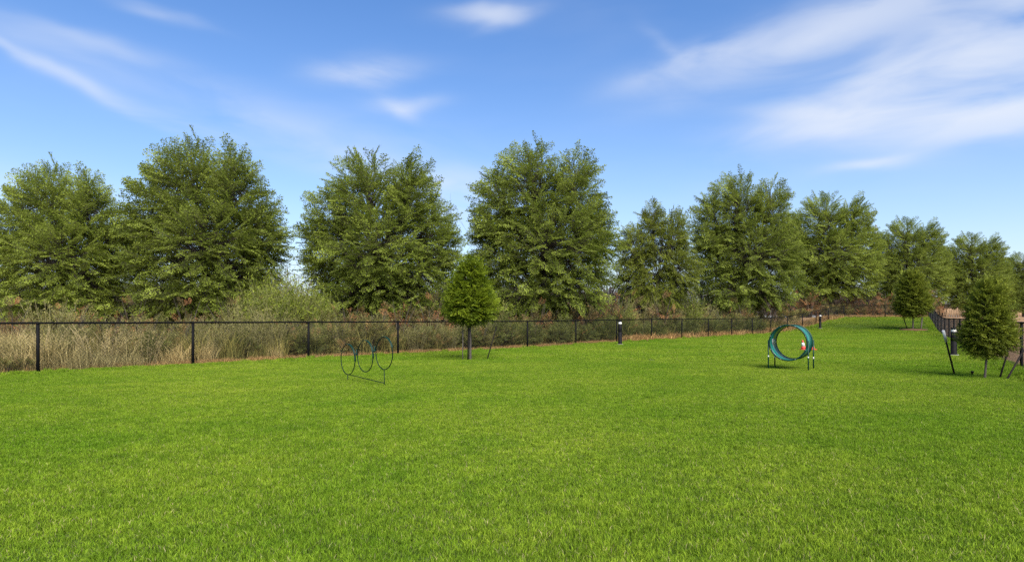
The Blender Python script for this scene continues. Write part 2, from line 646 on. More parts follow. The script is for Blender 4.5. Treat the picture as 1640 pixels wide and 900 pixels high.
def grid_pts(step, dmin, dmax, margin, seed):
    r = np.random.default_rng(seed)
    xs = np.arange(-60, 60, step); ys = np.arange(1.5, 64, step)
    X, Y = np.meshgrid(xs, ys)
    X, Y = X.ravel(), Y.ravel()
    d = np.hypot(X, Y)
    keep = (d >= dmin) & (d < dmax) & (inside(X, Y) > margin) & (np.abs(X) < 1.0 * Y + 2.5)
    X, Y = X[keep], Y[keep]
    P = np.stack([X, Y, terr(X, Y) + .008], 1)
    e = .4
    R = np.zeros_like(P)
    R[:, 2] = r.integers(0, 4, len(P)) * pi / 2
    S = np.ones_like(P)
    S[:, 2] = r.uniform(.9, 1.12, len(P)) * (1 + .18 * np.sin(X * .9 + 1) * np.sin(Y * .7))
    return P, R, S


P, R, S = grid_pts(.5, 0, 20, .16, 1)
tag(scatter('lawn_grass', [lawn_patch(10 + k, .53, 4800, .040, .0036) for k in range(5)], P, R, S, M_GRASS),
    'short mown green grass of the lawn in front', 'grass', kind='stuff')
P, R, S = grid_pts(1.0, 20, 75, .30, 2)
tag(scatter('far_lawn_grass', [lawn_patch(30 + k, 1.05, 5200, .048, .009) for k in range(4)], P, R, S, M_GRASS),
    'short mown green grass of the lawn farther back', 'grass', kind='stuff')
# strip along the fences, in small pieces
r = np.random.default_rng(9)
ed = []
for n in np.arange(-2, 18.4, .045):
    for k in range(3):
        ed.append(left_pt(n + r.uniform(0, .045), -r.uniform(-.03, .5)))
for m in np.arange(-6, 49, .16):
    for k in range(3):
        ed.append(right_pt(m + r.uniform(0, .16), -r.uniform(-.03, .5)))
for s in np.arange(0, 1, .02):
    for k in range(3):
        ed.append(C1 + (C2 - C1) * s - np.array((.54, .84)) * r.uniform(0, .5))
ed = np.array(ed)
P = np.stack([ed[:, 0], ed[:, 1], terr(ed[:, 0], ed[:, 1]) + .006], 1)
R = np.zeros_like(P); R[:, 2] = r.uniform(0, 6.28, len(P))
S = np.ones_like(P); S[:, 2] = r.uniform(.8, 1.4, len(P)) + 1.6 * r.random(len(P)) ** 8
tag(scatter('fence_edge_grass', [lawn_patch(50 + k, .22, 330, .06, .007) for k in range(4)], P, R, S, M_GRASS),
    'longer green grass left unmown along the foot of the fences', 'grass', kind='stuff')


# ------------------------------------------------------------------ chain-link fences
def fence(name, pts, label, end_r=(.035, .035), H=1.22, skip_last_post=False, skip_first_post=False):
    pts = [np.array((p[0], p[1], tz(p[0], p[1]))) for p in pts]
    root = empty(name, tuple(pts[0]))
    tag(root, label, 'fence')
    o0 = pts[0]
    for i, p in enumerate(pts):
        if (i == len(pts) - 1 and skip_last_post) or (i == 0 and skip_first_post):
            continue
        rr = end_r[0] if i == 0 else end_r[1] if i == len(pts) - 1 else .037
        po = put('post', MB().lathe([(rr, -.25), (rr, H - .02)], 12).mesh('post', M_BLACK, True), root, tuple(p - o0))
        put('post_cap', MB().lathe([(rr + .006, 0), (rr + .006, .03), (rr * .7, .055), (.0, .062)], 12).mesh('post_cap', M_BLACK, True), po, (0, 0, H - .045))
    rail = []
    for i in range(len(pts) - 1):
        for s in (0, .5):
            q = pts[i] * (1 - s) + pts[i + 1] * s - o0
            rail.append(q + np.array((0, 0, H - .012 - (.006 if s else 0))))
    rail.append(pts[-1] - o0 + np.array((0, 0, H - .012)))
    put('top_rail', MB().tube(rail, .024, 8).mesh('top_rail', M_BLACK, True), root)
    for i in range(len(pts) - 1):
        a, b = pts[i] - o0, pts[i + 1] - o0
        span = np.linalg.norm((b - a)[:2])
        t = (b - a)[:2] / span
        nn = np.array((-t[1], t[0], 0))
        z0, z1 = .03, H - .03
        hh = z1 - z0
        mb_v, mb_q = [], []
        step, rad = .082, .0021
        for sgn in (1, -1):
            k = -hh
            while k < span:
                s0, s1 = max(k, 0.0), min(k + hh, span)
                if s1 - s0 > .02:
                    za, zb = (s0 - k), (s1 - k)
                    if sgn < 0: za, zb = hh - za, hh - zb
                    A = a + (b - a) * (s0 / span) + np.array((0, 0, z0 + za)) + nn * .003 * sgn
                    B = a + (b - a) * (s1 / span) + np.array((0, 0, z0 + zb)) + nn * .003 * sgn
                    dd = (B - A) / np.linalg.norm(B - A)
                    e1 = np.cross(dd, nn)
                    base = len(mb_v)
                    for pt in (A, B):
                        for w in (0, 2.094, 4.189):
                            mb_v.append(pt + rad * (cos(w) * nn + sin(w) * e1))
                    for w in range(3):
                        x = (w + 1) % 3
                        mb_q.append((base + w, base + x, base + 3 + x, base + 3 + w))
                k += step
        put('chain_link_mesh', mesh_np('chain_link_mesh', mb_v, [mb_q], M_WIRE), root)
        # bottom tension wire
    return root


LP = [left_pt(n) for n in range(-2, 18)] + [C1]
fence('chain_link_fence', LP, 'long black chain-link fence in front of the dry brush and shrubs', end_r=(.035, .05))
nb = 14
RP = [right_pt(m * 49.06 / 14) for m in range(-3, nb)] + [C2]
fence('chain_link_fence', RP, 'black chain-link fence bordering the bare brown ground beside the bollard', end_r=(.035, .05))
fence('chain_link_fence', [C1, (C1 + C2) / 2, C2], 'short black chain-link fence closing the far end of the lawn', skip_last_post=True, skip_first_post=True)


# ------------------------------------------------------------------ foliage
def leaf_quads(p, d, n, L, W):
    """p,d,n (K,3); L,W (K,) -> (K,4,3) folded leaf"""
    s = np.cross(n, d)
    s /= (np.linalg.norm(s, axis=1, keepdims=True) + 1e-9)
    V = np.zeros((len(p), 4, 3))
    V[:, 0] = p
    V[:, 1] = p + d * (L * .5)[:, None] + s * (W / 2)[:, None] + n * (W * .14)[:, None]
    V[:, 2] = p + d * L[:, None]
    V[:, 3] = p + d * (L * .5)[:, None] - s * (W / 2)[:, None] + n * (W * .14)[:, None]
    return V


def norm(a):
    return a / (np.linalg.norm(a, axis=-1, keepdims=True) + 1e-9)


def frond(rng, nside=16, per=6, leaf=.085, spread=.40, droop=.10, twig=.006):
    """a leafy side branch of unit length along +X, upper face +Z: leaves (K,4,3) and twig quads"""
    P, D, Nn, Ls = [], [], [], []
    tv, tq = [], []

    def stick(pts, r0, r1):
        for i in range(len(pts) - 1):
            a, b = np.array(pts[i]), np.array(pts[i + 1])
            dd = norm(b - a)
            e1 = norm(np.cross(dd, (0, .3, 1))); e2 = np.cross(dd, e1)
            ra = r0 + (r1 - r0) * i / (len(pts) - 1); rb = r0 + (r1 - r0) * (i + 1) / (len(pts) - 1)
            k = len(tv)
            for pt, rr in ((a, ra), (b, rb)):
                for w in (0, 2.09, 4.19):
                    tv.append(pt + rr * (cos(w) * e1 + sin(w) * e2))
            for w in range(3):
                x = (w + 1) % 3
                tq.append((k + w, k + x, k + 3 + x, k + 3 + w))
    wob = rng.normal(0, .03, 3)
    ax = lambda t: np.array((t, wob[0] * sin(3 * t) + wob[1] * sin(5 * t), -droop * t * t + wob[2] * sin(4 * t)))
    stick([ax(t) for t in (0, .35, .7, 1.0)], twig, twig * .3)
    for i in range(nside):
        t = .12 + .88 * (i + rng.uniform(.2, .8)) / nside
        sd = 1 if i % 2 else -1
        ln = spread * (1.05 - t) ** .55 * (.55 + .45 * min(1, t * 3)) * rng.uniform(.7, 1.15)
        ang = radians(rng.uniform(38, 62)) * sd
        o = ax(t)
        dv = norm(np.array((cos(ang), sin(ang), rng.normal(-.05, .14))))
        end = o + dv * ln + np.array((0, 0, -.12 * ln))
        stick([o, end], twig * .5, twig * .2)
        m = max(2, int(per * ln / spread * 1.5))
        for k in range(m):
            s = (k + rng.uniform(.3, 1)) / m
            la = ang + radians(rng.uniform(20, 60)) * (1 if k % 2 else -1)
            P.append(o + (end - o) * s + rng.normal(0, .008, 3))
            D.append((cos(la), sin(la), rng.normal(-.12, .32)))
            Nn.append((rng.normal(0, .62), rng.normal(0, .62), 1))
            Ls.append(leaf * rng.uniform(.7, 1.25))
    for k in range(3):
        P.append(ax(.97)); a = rng.normal(0, .5)
        D.append((cos(a), sin(a), rng.normal(0, .3))); Nn.append((rng.normal(0, .4), rng.normal(0, .4), 1)); Ls.append(leaf)
    P = np.array(P); D = norm(np.array(D)); Nn = np.array(Nn)
    Nn = norm(Nn - D * np.sum(Nn * D, 1, keepdims=True))
    Ls = np.array(Ls)
    return leaf_quads(P, D, Nn, Ls, Ls * .58), np.array(tv), np.array(tq)


def grow_crown(seed, lobes, nfr, flen, fronds, c_dark, c_light, up_top=.5, down_low=-.35, inner=.28, c_alt=None, alt=.0):
    """fronds over the shells of ellipsoid lobes -> leaf mesh arrays, twig arrays, and frond roots"""
    rng = np.random.default_rng(seed)
    lob = np.array(lobes, float)            # cx cy cz rx ry rz
    area = lob[:, 3] * lob[:, 5] + lob[:, 4] * lob[:, 5]
    prob = area / area.sum()
    zmin = (lob[:, 2] - lob[:, 5]).min(); zmax = (lob[:, 2] + lob[:, 5]).max()
    LV, LC, TV, TQ, roots, tn = [], [], [], [], [], 0
    n = 0
    tries = 0
    while n < nfr and tries < nfr * 30:
        tries += 1
        k = rng.choice(len(lob), p=prob)
        dirv = norm(rng.normal(0, 1, 3))
        rad = 1 - inner * rng.random() ** 1.6 * 2.0 if rng.random() < .8 else rng.uniform(.3, .9)
        p = lob[k, :3] + lob[k, 3:] * dirv * rad
        q = np.sqrt((((p - lob[:, :3]) / lob[:, 3:]) ** 2).sum(1))
        q[k] = 9
        if q.min() < .72 and rng.random() < .86:
            continue
        out = norm(dirv / lob[k, 3:])
        t = (p[2] - zmin) / (zmax - zmin)
        hor = norm(np.array((p[0], p[1], 0)))
        d = norm(out * .75 + hor * .5 + np.array((0, 0, down_low + (up_top - down_low) * t)) + rng.normal(0, .22, 3))
        L = flen * rng.uniform(.7, 1.25)
        up = np.array((0, 0, .85)) + hor * .85 + rng.normal(0, .45, 3)
        z = norm(up - d * (up @ d)); y = np.cross(z, d)
        M = np.stack([d, y, z], 1) * L
        base = p - d * L * .62
        lv, tv, tq = fronds[rng.integers(len(fronds))]
        LV.append(lv @ M.T + base)
        a = np.clip(.5 + .32 * rng.normal(), 0, 1)
        c = np.array(c_dark) * (1 - a) + np.array(c_light) * a
        if c_alt is not None and rng.random() < alt:
            c = np.array(c_alt) * rng.uniform(.7, 1.2)
        cc = np.repeat(c[None], len(lv), 0) * rng.uniform(.72, 1.28, (len(lv), 1))
        LC.append(np.repeat(cc[:, None], 4, 1))
        TV.append(tv @ M.T + base); TQ.append(tq + tn); tn += len(tv)
        roots.append((base, k))
        n += 1
    LV = np.concatenate(LV); LC = np.concatenate(LC)
    return LV.reshape(-1, 3), np.arange(len(LV) * 4).reshape(-1, 4), LC.reshape(-1, 3), np.concatenate(TV), np.concatenate(TQ), roots


def bez(a, b, c, n=5):
    t = np.linspace(0, 1, n)[:, None]
    return (1 - t) ** 2 * a + 2 * t * (1 - t) * b + t * t * c


def wood(lobes, roots, trunk_r, trunk_top, limb_r, seed, twigs):
    rng = np.random.default_rng(seed)
    mb = MB()
    tt = np.array(trunk_top, float)
    mb.tube([(0, 0, -.25), (0, 0, .02), (tt[0] * .15, tt[1] * .15, tt[2] * .3), (tt[0] * .5, tt[1] * .5, tt[2] * .65), tt],
            [trunk_r * 1.5, trunk_r * 1.2, trunk_r, trunk_r * .75, trunk_r * .3], 10)
    paths = []
    for l in lobes:
        c = np.array(l[:3], float)
        z0 = max(.25 * tt[2], min(c[2] * .55, tt[2] * .75))
        s = np.array((tt[0] * z0 / tt[2] * .7, tt[1] * z0 / tt[2] * .7, z0))
        end = c + np.array((0, 0, l[5] * .55))
        pth = bez(s, (s + c) / 2 + np.array((0, 0, -.1 * l[5])), end, 7)
        mb.tube(pth, np.linspace(limb_r, limb_r * .25, 7), 6)
        paths.append(pth)
    for base, k in roots:
        pth = paths[k]
        j = np.argmin(np.linalg.norm(pth - base - np.array((0, 0, -.25)), axis=1))
        j = max(0, min(len(pth) - 1, j - 1))
        a = pth[j]
        if np.linalg.norm(a - base) > .05:
            mb.tube(bez(a, (a + base) / 2 + rng.normal(0, .06, 3) + np.array((0, 0, -.06)), base, 4), np.linspace(limb_r * .28, limb_r * .09, 4), 3, caps=False)
    if twigs is not None:
        mb.add(twigs[0], [tuple(q) for q in twigs[1].tolist()])
    return mb


rng = np.random.default_rng(77)
FR_BIG = [frond(rng, 18, 8, .082, .46, .03, .006) for _ in range(8)]
U = .028                                   # metres per photo pixel at the tree measured
Z0 = 1.25


def lobe(cx, h, rx, rz, cy=0.0, ry=None):
    return (cx * U, cy * U, Z0 + h * U, rx * U, (ry or rx) * U, rz * U)


LOB_A = [lobe(-28, 202, 62, 92, 0, 70), lobe(55, 206, 40, 76, -15, 50), lobe(-88, 182, 40, 66, 10, 55), lobe(84, 146, 42, 68, 5, 60),
         lobe(5, 125, 95, 78, -30, 72), lobe(-72, 100, 58, 70, 15, 65), lobe(10, 115, 88, 78, 45, 72), lobe(62, 76, 62, 60, -10, 62),
         lobe(-18, 50, 90, 46, 0, 80), lobe(104, 122, 27, 36, 0, 40), lobe(15, 175, 60, 70, 10, 62), lobe(-100, 142, 30, 46, -10, 42),
         lobe(-55, 30, 60, 32, -25, 50), lobe(48, 36, 58, 34, -20, 50), lobe(-95, 90, 32, 40, -15, 40)]
CROWN_A = []
for sd in (1, 11):
    pr = np.random.default_rng(sd)
    LB_ = [tuple(np.array(l) + np.r_[pr.normal(0, .10 if sd > 1 else 0, 3), 0, 0, 0]) for l in LOB_A]
    lv, lq, lc, tv, tq, roots = grow_crown(sd, LB_, 2150, .92, FR_BIG, (.120, .160, .019), (.282, .342, .052), up_top=.5, down_low=-.15)
    CROWN_A.append((mesh_np('crown', lv, [lq], M_LEAF, lc), wood(LB_, roots, .17, (-.3, 0, 5.6), .075, 5, (tv, tq)).mesh('trunk', M_BARK)))
LOB_B = [lobe(20, 150, 62, 66, 5, 50), lobe(-18, 185, 50, 66, 0, 40), lobe(58, 170, 52, 62, 10, 45), lobe(-78, 135, 54, 60, -10, 45), lobe(75, 95, 60, 58, 0, 60), lobe(-80, 80, 50, 50, 0, 50),
         lobe(0, 95, 75, 55, 10, 60), lobe(-60, 65, 52, 42, 0, 60), lobe(15, 45, 70, 34, 0, 60)]
lv, lq, lc, tv, tq, roots = grow_crown(2, LOB_B, 1350, 1.0, FR_BIG, (.10, .125, .014), (.25, .29, .038), up_top=.2, down_low=-.3)
ME_CROWN_B = mesh_np('crown', lv, [lq], M_LEAF, lc)
ME_TRUNK_B = wood(LOB_B, roots, .13, (.2, 0, 4.6), .06, 6, (tv, tq)).mesh('trunk', M_BARK)


def big_tree(px, d, wpx, hpx, label, proto='A', rz=0.0, ref_w=260.0, ref_h=305.0):
    x, y, z = at(px, d)
    sx = wpx * d / (ref_w * 28.0)
    sz = (Z0 - z + hpx * d / F) / (Z0 + ref_h * U)
    root = empty('leafy_tree', (x, y, z), rz, (sx, sx, sz))
    tag(root, label, 'tree', 'leafy trees behind the fence')
    k = int(px) % 2
    put('trunk', CROWN_A[k][1] if proto == 'A' else ME_TRUNK_B, root)
    put('crown', CROWN_A[k][0] if proto == 'A' else ME_CROWN_B, root)
    return root


big_tree(105, 28, 222, 262, 'bushy green tree behind the straw-coloured dry grass at the open end of the fence', rz=.10)
big_tree(333, 28, 262, 304, 'tall bushy green tree between the tan brush and the yellow-green weeds', rz=0)
big_tree(612, 30, 255, 281, 'broad bushy green tree rising behind the three-hoop jump', rz=-.08)
big_tree(875, 34, 242, 295, 'tall bushy green tree beside the young staked tree, dark shrubs at its foot', rz=.05)
big_tree(1052, 42, 135, 194, 'small sparse green tree with sky showing through, squeezed between taller trees', 'B', 0, 260, 258)
big_tree(1197, 52, 178, 243, 'bushy green tree leaning over the fence behind the green hoop tunnel', rz=.06)
big_tree(1332, 68, 156, 209, 'bushy green tree behind the corner post of the fence', rz=-.05)
big_tree(1460, 75, 122, 168, 'bushy green tree right behind the young tree in the mulch ring', rz=.04)
big_tree(1562, 80, 108, 143, 'bushy green tree in front of the wooden board fence', rz=0)
big_tree(1640, 84, 88, 110, 'smaller green tree at the end of the tree row by the board fence', rz=.2)

# ------------------------------------------------------------------ young staked trees
rng = np.random.default_rng(78)
FR_YNG = [frond(rng, 14, 6, .12, .46, .06, .008) for _ in range(6)]
LOB_Y = [(0, 0, 1.80, .84, .84, .66), (0, 0, 2.22, .70, .70, .76), (.03, 0, 2.72, .44, .44, .60), (-.18, .1, 1.65, .70, .66, .50), (.2, -.1, 1.68, .68, .66, .52)]
lv, lq, lc, tv, tq, roots = grow_crown(3, LOB_Y, 1500, .33, FR_YNG, (.080, .125, .007), (.225, .285, .016), up_top=.18, down_low=-.12)
ME_CROWN_Y = mesh_np('crown', lv, [lq], M_YLEAF, lc)
mbw = MB()
mbw.tube([(0, 0, -.2), (0, 0, .02), (.01, 0, .6), (-.01, .01, 1.3), (0, 0, 2.1), (0, 0, 3.0)], [.050, .040, .033, .030, .024, .01], 10)
r = np.random.default_rng(12)
for base, k in roots[::2]:
    z0 = max(1.15, base[2] - .35)
    mbw.tube(bez(np.array((0, 0, z0)), np.array((base[0] * .5, base[1] * .5, z0 + .05)), base, 4), [.014, .010, .007, .004], 3, caps=False)
ME_TRUNK_Y = mbw.mesh('trunk', M_BARK, True)


LOB_Y2 = [(0, 0, 1.55, .86, .86, .82), (0, 0, 2.10, .76, .76, .85), (-.04, 0, 2.68, .50, .50, .60), (-.25, .1, 1.30, .66, .66, .58), (.25, -.1, 1.36, .66, .66, .60)]
lv, lq, lc, tv, tq, roots2 = grow_crown(33, LOB_Y2, 1500, .36, FR_YNG, (.070, .095, .010), (.185, .215, .020), up_top=.18, down_low=-.12)
ME_CROWN_Y2 = mesh_np('crown', lv, [lq], M_YLEAF, lc)


def young_tree(px, py, s, label, lean=0.0, sxy=1.0, crown=None):
    x, y, z = on_ground(px, py)
    root = empty('young_tree', (x, y, z), .4 * px, (s * sxy, s * sxy, s))
    tag(root, label, 'tree', 'young staked trees on the lawn')
    put('trunk', ME_TRUNK_Y, root)
    put('crown', crown or ME_CROWN_Y, root)
    root.rotation_euler = (0, lean, 0)
    return x, y, z, root


T1 = young_tree(753, 577, 1.0, 'young bright green egg-shaped tree staked in the open lawn near the long fence')
T2 = young_tree(1462, 528.5, 1.43, 'young round-headed tree standing in a brown mulch ring near the far end of the lawn', crown=ME_CROWN_Y2)
T3 = young_tree(1577, 607, .68, 'low young tree with dark trunk beside the chain-link fence and the white-tipped stake', lean=.075, sxy=.87, crown=ME_CROWN_Y2)


def stake(p0, p1, d0, d1, rad, mat, label, tip=None):
    """a stake through two photo points at given depths; foot on the lawn"""
    a = np.array(((p0[0] - CX) / F * d0, d0, 0)); a[2] = tz(a[0], a[1])
    b = np.array(((p1[0] - CX) / F * d1, d1, EYE + (HY - p1[1]) / F * d1))
    dv = (b - a)
    L = np.linalg.norm(dv)
    root = put('tree_stake', MB().tube([-.12 * dv / L, dv * .5, dv], [rad, rad, rad * .95], 8).mesh('tree_stake', mat, True), None, tuple(a))
    tag(root, label, 'stake', 'tree stakes')
    if tip is not None:
        put('sleeve', MB().tube([dv * (1 - tip), dv * 1.01], rad * 1.5, 8).mesh('sleeve', M_STICK, True), root)
    return root


d1 = T1[1]
stake((741, 577), (741.5, 519), d1 + .05, d1 + .05, .016, M_STAKEW, 'thin upright weathered stake beside the bright egg-shaped tree')
stake((749.5, 578), (750.5, 522), d1 - .12, d1 - .12, .024, M_STAKEB, 'upright black stake against the trunk of the bright egg-shaped tree')
stake((780, 577), (795, 523), d1 + .05, d1 + .25, .018, M_STAKEB, 'slanting dark stake beside the bright egg-shaped tree')
d2 = T2[1]
stake((1453, 527), (1446, 505), d2 + .5, d2 + .3, .035, M_STAKEB, 'thin slanting stake in the mulch ring of the round-headed tree')
stake((1475, 529), (1477, 508), d2 - .2, d2 - .1, .05, M_STAKEW, 'upright grey stake in the mulch ring of the round-headed tree')
d3 = T3[1]
stake((1529, 599), (1511, 530), d3 + .9, d3 + .7, .020, M_STAKEB, 'leaning dark stake with a white sleeve on its tip', .24)
stake((1601, 607), (1615, 560), d3 + .1, d3 + .1, .018, M_STAKEB, 'slanting dark stake just behind the low young tree')
stake((1612, 612), (1640, 560), d3 - .25, d3 + .2, .020, M_STAKEB, 'long slanting dark stake leaning towards the fence post')

# mulch ring of the far young tree
mm = MB()
mm.lathe([(1.05, -.06), (1.0, .05), (.6, .085), (.0, .10)], 28)
mu = put('mulch_ring', mm.mesh('mulch_ring', M_MULCH, True), None, (T2[0], T2[1], T2[2]))
tag(mu, kind='structure')
# sprinkler head
sx, sy, sz_ = on_ground(1557, 602)
sp = put('sprinkler_head', MB().lathe([(.022, -.05), (.022, .075), (.034, .08), (.034, .105), (.02, .115)], 12).mesh('sprinkler_head', M_BOLL, True), None, (sx, sy, sz_))
tag(sp, 'small black sprinkler head poking out of the grass', 'sprinkler')


# ------------------------------------------------------------------ bollard lights
def bollard(x, y, z, h, label):
    root = empty('bollard_light', (x, y, z))
    tag(root, label, 'bollard', 'bollard lights')
    R_ = .095
    put('base_pad', MB().lathe([(.15, -.1), (.15, .035), (.14, .05), (.0, .05)], 20).mesh('base_pad', M_CONC, True), root)
    bo = put('body', MB().lathe([(R_ + .012, .055), (R_ + .012, .075), (R_, .085), (R_, h * .52), (R_ - .004, h * .523), (R_ - .004, h * .528), (R_, h * .531), (R_, h * .845), (R_ - .02, h * .85)], 24).mesh('body', M_BOLL, True), root)
    put('lens', MB().lathe([(R_ - .006, h * .848), (R_ - .010, h * .88), (R_ - .028, h * .945), (R_ - .03, h * .95)], 24).mesh('lens', M_LENS, True), root)
    put('cap', MB().lathe([(R_ - .02, h * .945), (R_ + .004, h * .952), (R_ + .006, h * .985), (R_ - .02, h * .998), (.0, h)], 24).mesh('cap', M_BOLL, True), root)
    return root


def boll(px, py, top, label):
    x, y, z = on_ground(px, py)
    h = (EYE + (HY - top) / F * y) - z
    return bollard(x, y, z, h, label)


boll(993, 552.5, 513, 'black bollard light by the long fence in front of the dark shrubs')
boll(1313.5, 526.5, 503, 'black bollard light by the fence near the far corner post')
boll(1527.5, 570, 524.5, 'black bollard light beside the leaning white-tipped stake')

# ------------------------------------------------------------------ three-hoop jump
A = np.array(on_ground(556, 611)); B = np.array(on_ground(616, 619))
dirh = (B - A)[:2]; Lh = np.linalg.norm(dirh); dirh /= Lh
hj = empty('hoop_jump', tuple(A))
tag(hj, 'dark green jump of three joined rising hoops standing on the lawn', 'agility hoop')
D3 = np.array((dirh[0], dirh[1], 0)); NO = np.array((-dirh[1], dirh[0], 0)); UP = np.array((0, 0, 1.0))
RR = .29


def solve_t(px):        # distance along the jump whose column is px
    ts = np.linspace(-.6, Lh + .6, 2000)
    q = A[None, :2] + dirh[None] * ts[:, None]
    return ts[np.argmin(np.abs(CX + F * q[:, 0] / q[:, 1] - px))]


cent = []
for px, py in ((557.2, 575.5), (584.8, 570.3), (615.2, 565.5)):
    t = solve_t(px)
    q = A[:2] + dirh * t
    cent.append((t, EYE + (HY - py) / F * q[1] - A[2]))
for i, (t, zc) in enumerate(cent):
    c = D3 * t + UP * zc
    rx = RR * (.98 if i else .95)
    ring = [c + (D3 * rx * cos(w) + UP * .315 * sin(w)) for w in np.linspace(0, 2 * pi, 40, endpoint=False)]
    ho = put('hoop', MB().tube(ring, .0095, 8, closed=True).mesh('hoop', M_HOOP, True), hj)
    # a sleeve of hose over the upper quarter on both faces
    for s in (-1, 1):
        arc = [c + (D3 * (rx + .004) * cos(w) + UP * .319 * sin(w)) + NO * .012 * s for w in np.linspace(radians(-5 if i < 2 else 20), radians(100), 14)]
        put('sleeve', MB().tube(arc, .0068, 6).mesh('sleeve', M_GREEN, True), ho)
for i in range(2):
    (t0, z0), (t1, z1) = cent[i], cent[i + 1]
    c = D3 * (t0 + t1) / 2 + UP * ((z0 + z1) / 2 + .10)
    b = MB(); b.tube([c - NO * .03 - UP * .02, c + NO * .03 - UP * .02], .016, 8); b.tube([c - UP * .06, c + UP * .07], .010, 8)
    put('clamp', b.mesh('clamp', M_GREEN, True), hj)
zb0 = EYE + (HY - 600) / F * A[1] - A[2]
zb1 = EYE + (HY - 613.5) / F * B[1] - A[2]
put('base_bar', MB().tube([D3 * cent[0][0] + UP * (cent[0][1] - .31), D3 * Lh + UP * max(zb1, .06)], .008, 8).mesh('base_bar', M_HOOP, True), hj)
put('leg', MB().tube([D3 * cent[0][0] + UP * (cent[0][1] - .31), D3 * (cent[0][0] - .03) + UP * -.08], .008, 8).mesh('leg', M_HOOP, True), hj)
put('leg', MB().tube([D3 * cent[2][0] + UP * (cent[2][1] - .315), D3 * Lh + UP * -.08], .008, 8).mesh('leg', M_HOOP, True), hj)

# ------------------------------------------------------------------ hoop tunnel on four legs
tx, ty = (1262 - CX) / F * 15.75, 15.75
axis = np.array((.57, .82)); axis /= np.linalg.norm(axis)
side = np.array((axis[1], -axis[0]))
gz = tz(tx, ty)
tun = empty('hoop_tunnel', (tx, ty, gz), atan2(side[1], side[0]))
tag(tun, 'green barrel-shaped hoop tunnel held up on four thin legs', 'agility tunnel')
# local frame: x = side, y = along the axis (away), z up
TR, TL, TZ = .445, .74, EYE + (HY - 549) / F * 15.75 - gz
seg = 48
V, Q = [], []
for j, (yy, rr) in enumerate(((0.02, TR - .012), (TL - .02, TR - .012), (TL - .02, TR - .004), (.02, TR - .004))):
    for k in range(seg):
        w = 2 * pi * k / seg
        V.append((rr * cos(w), yy, TZ + rr * sin(w)))
for j in range(4):
    for k in range(seg):
        l = (k + 1) % seg
        Q.append((j * seg + k, j * seg + l, ((j + 1) % 4) * seg + l, ((j + 1) % 4) * seg + k))
put('barrel', mesh_np('barrel', V, [Q], M_TEAL, smooth=True), tun)
for yy in (0.0, TL):
    pr = []
    V, Q = [], []
    prof = [(TR - .018, -.022), (TR + .016, -.022), (TR + .016, .022), (TR - .018, .022)]
    for rr, oy in prof:
        for k in range(seg):
            w = 2 * pi * k / seg
            V.append((rr * cos(w), yy + oy, TZ + rr * sin(w)))
    for j in range(4):
        for k in range(seg):
            l = (k + 1) % seg
            Q.append((j * seg + k, j * seg + l, ((j + 1) % 4) * seg + l, ((j + 1) % 4) * seg + k))
    rim = put('rim', mesh_np('rim', V, [Q], M_GREEN, smooth=False), tun)
    for k in range(8):
        w = 2 * pi * (k + .5) / 8
        put('bolt', MB().lathe([(.010, -.006), (.010, .004), (.0, .009)], 8, (TR * cos(w), 0, 0)).mesh('bolt', M_GALV), rim,
            (0, yy + (-.026 if yy == 0 else .026), TZ + TR * sin(w)))
    for s in (-1, 1):
        x0 = s * (TR + .024)
        lg = put('leg', MB().tube([(x0, yy, -.08), (x0, yy, TZ + .06)], .016, 10).mesh('leg', M_GREEN, True), tun)
        put('sticker', MB().tube([(x0, yy, .27 if yy else .33), (x0, yy, .325 if yy else .37)], .0165, 10).mesh('sticker', M_STICK, True), lg)
for k in range(3):
    put('slat_mark', MB().box((-TR + .03, .22 + .14 * k, TZ + .02), (.008, .035, .14)).mesh('slat_mark', M_STICK), tun)


# ------------------------------------------------------------------ two traffic cones
def cone(px, py, h, label, lean):
    x, y, z = on_ground(px, py)
    root = empty('traffic_cone', (x, y, z + .05))
    root.rotation_euler = (.0, lean, .3)
    tag(root, label, 'traffic cone')
    put('base_plate', MB().box((0, 0, .015), (.24, .24, .03)).mesh('base_plate', M_ORANGE), root)
    put('body', MB().lathe([(.092, .03), (.072, h * .36), (.0715, h * .36)], 20).mesh('body', M_ORANGE, True), root)
    put('band', MB().lathe([(.073, h * .36), (.046, h * .76)], 20).mesh('band', M_WHITE, True), root)
    put('tip', MB().lathe([(.046, h * .76), (.026, h), (.018, h), (.014, h * .9)], 20).mesh('tip', M_ORANGE, True), root)


cone(1287, 561.5, .37, 'orange and white traffic cone seen through the hoop tunnel', -.14)
cone(1301, 562, .34, 'orange and white traffic cone beside the rim of the hoop tunnel', .04)

# ------------------------------------------------------------------ brush behind the long fence
rng = np.random.default_rng(80)
FR_SH = [frond(rng, 12, 6, .11, .40, -.05, .006) for _ in range(6)]


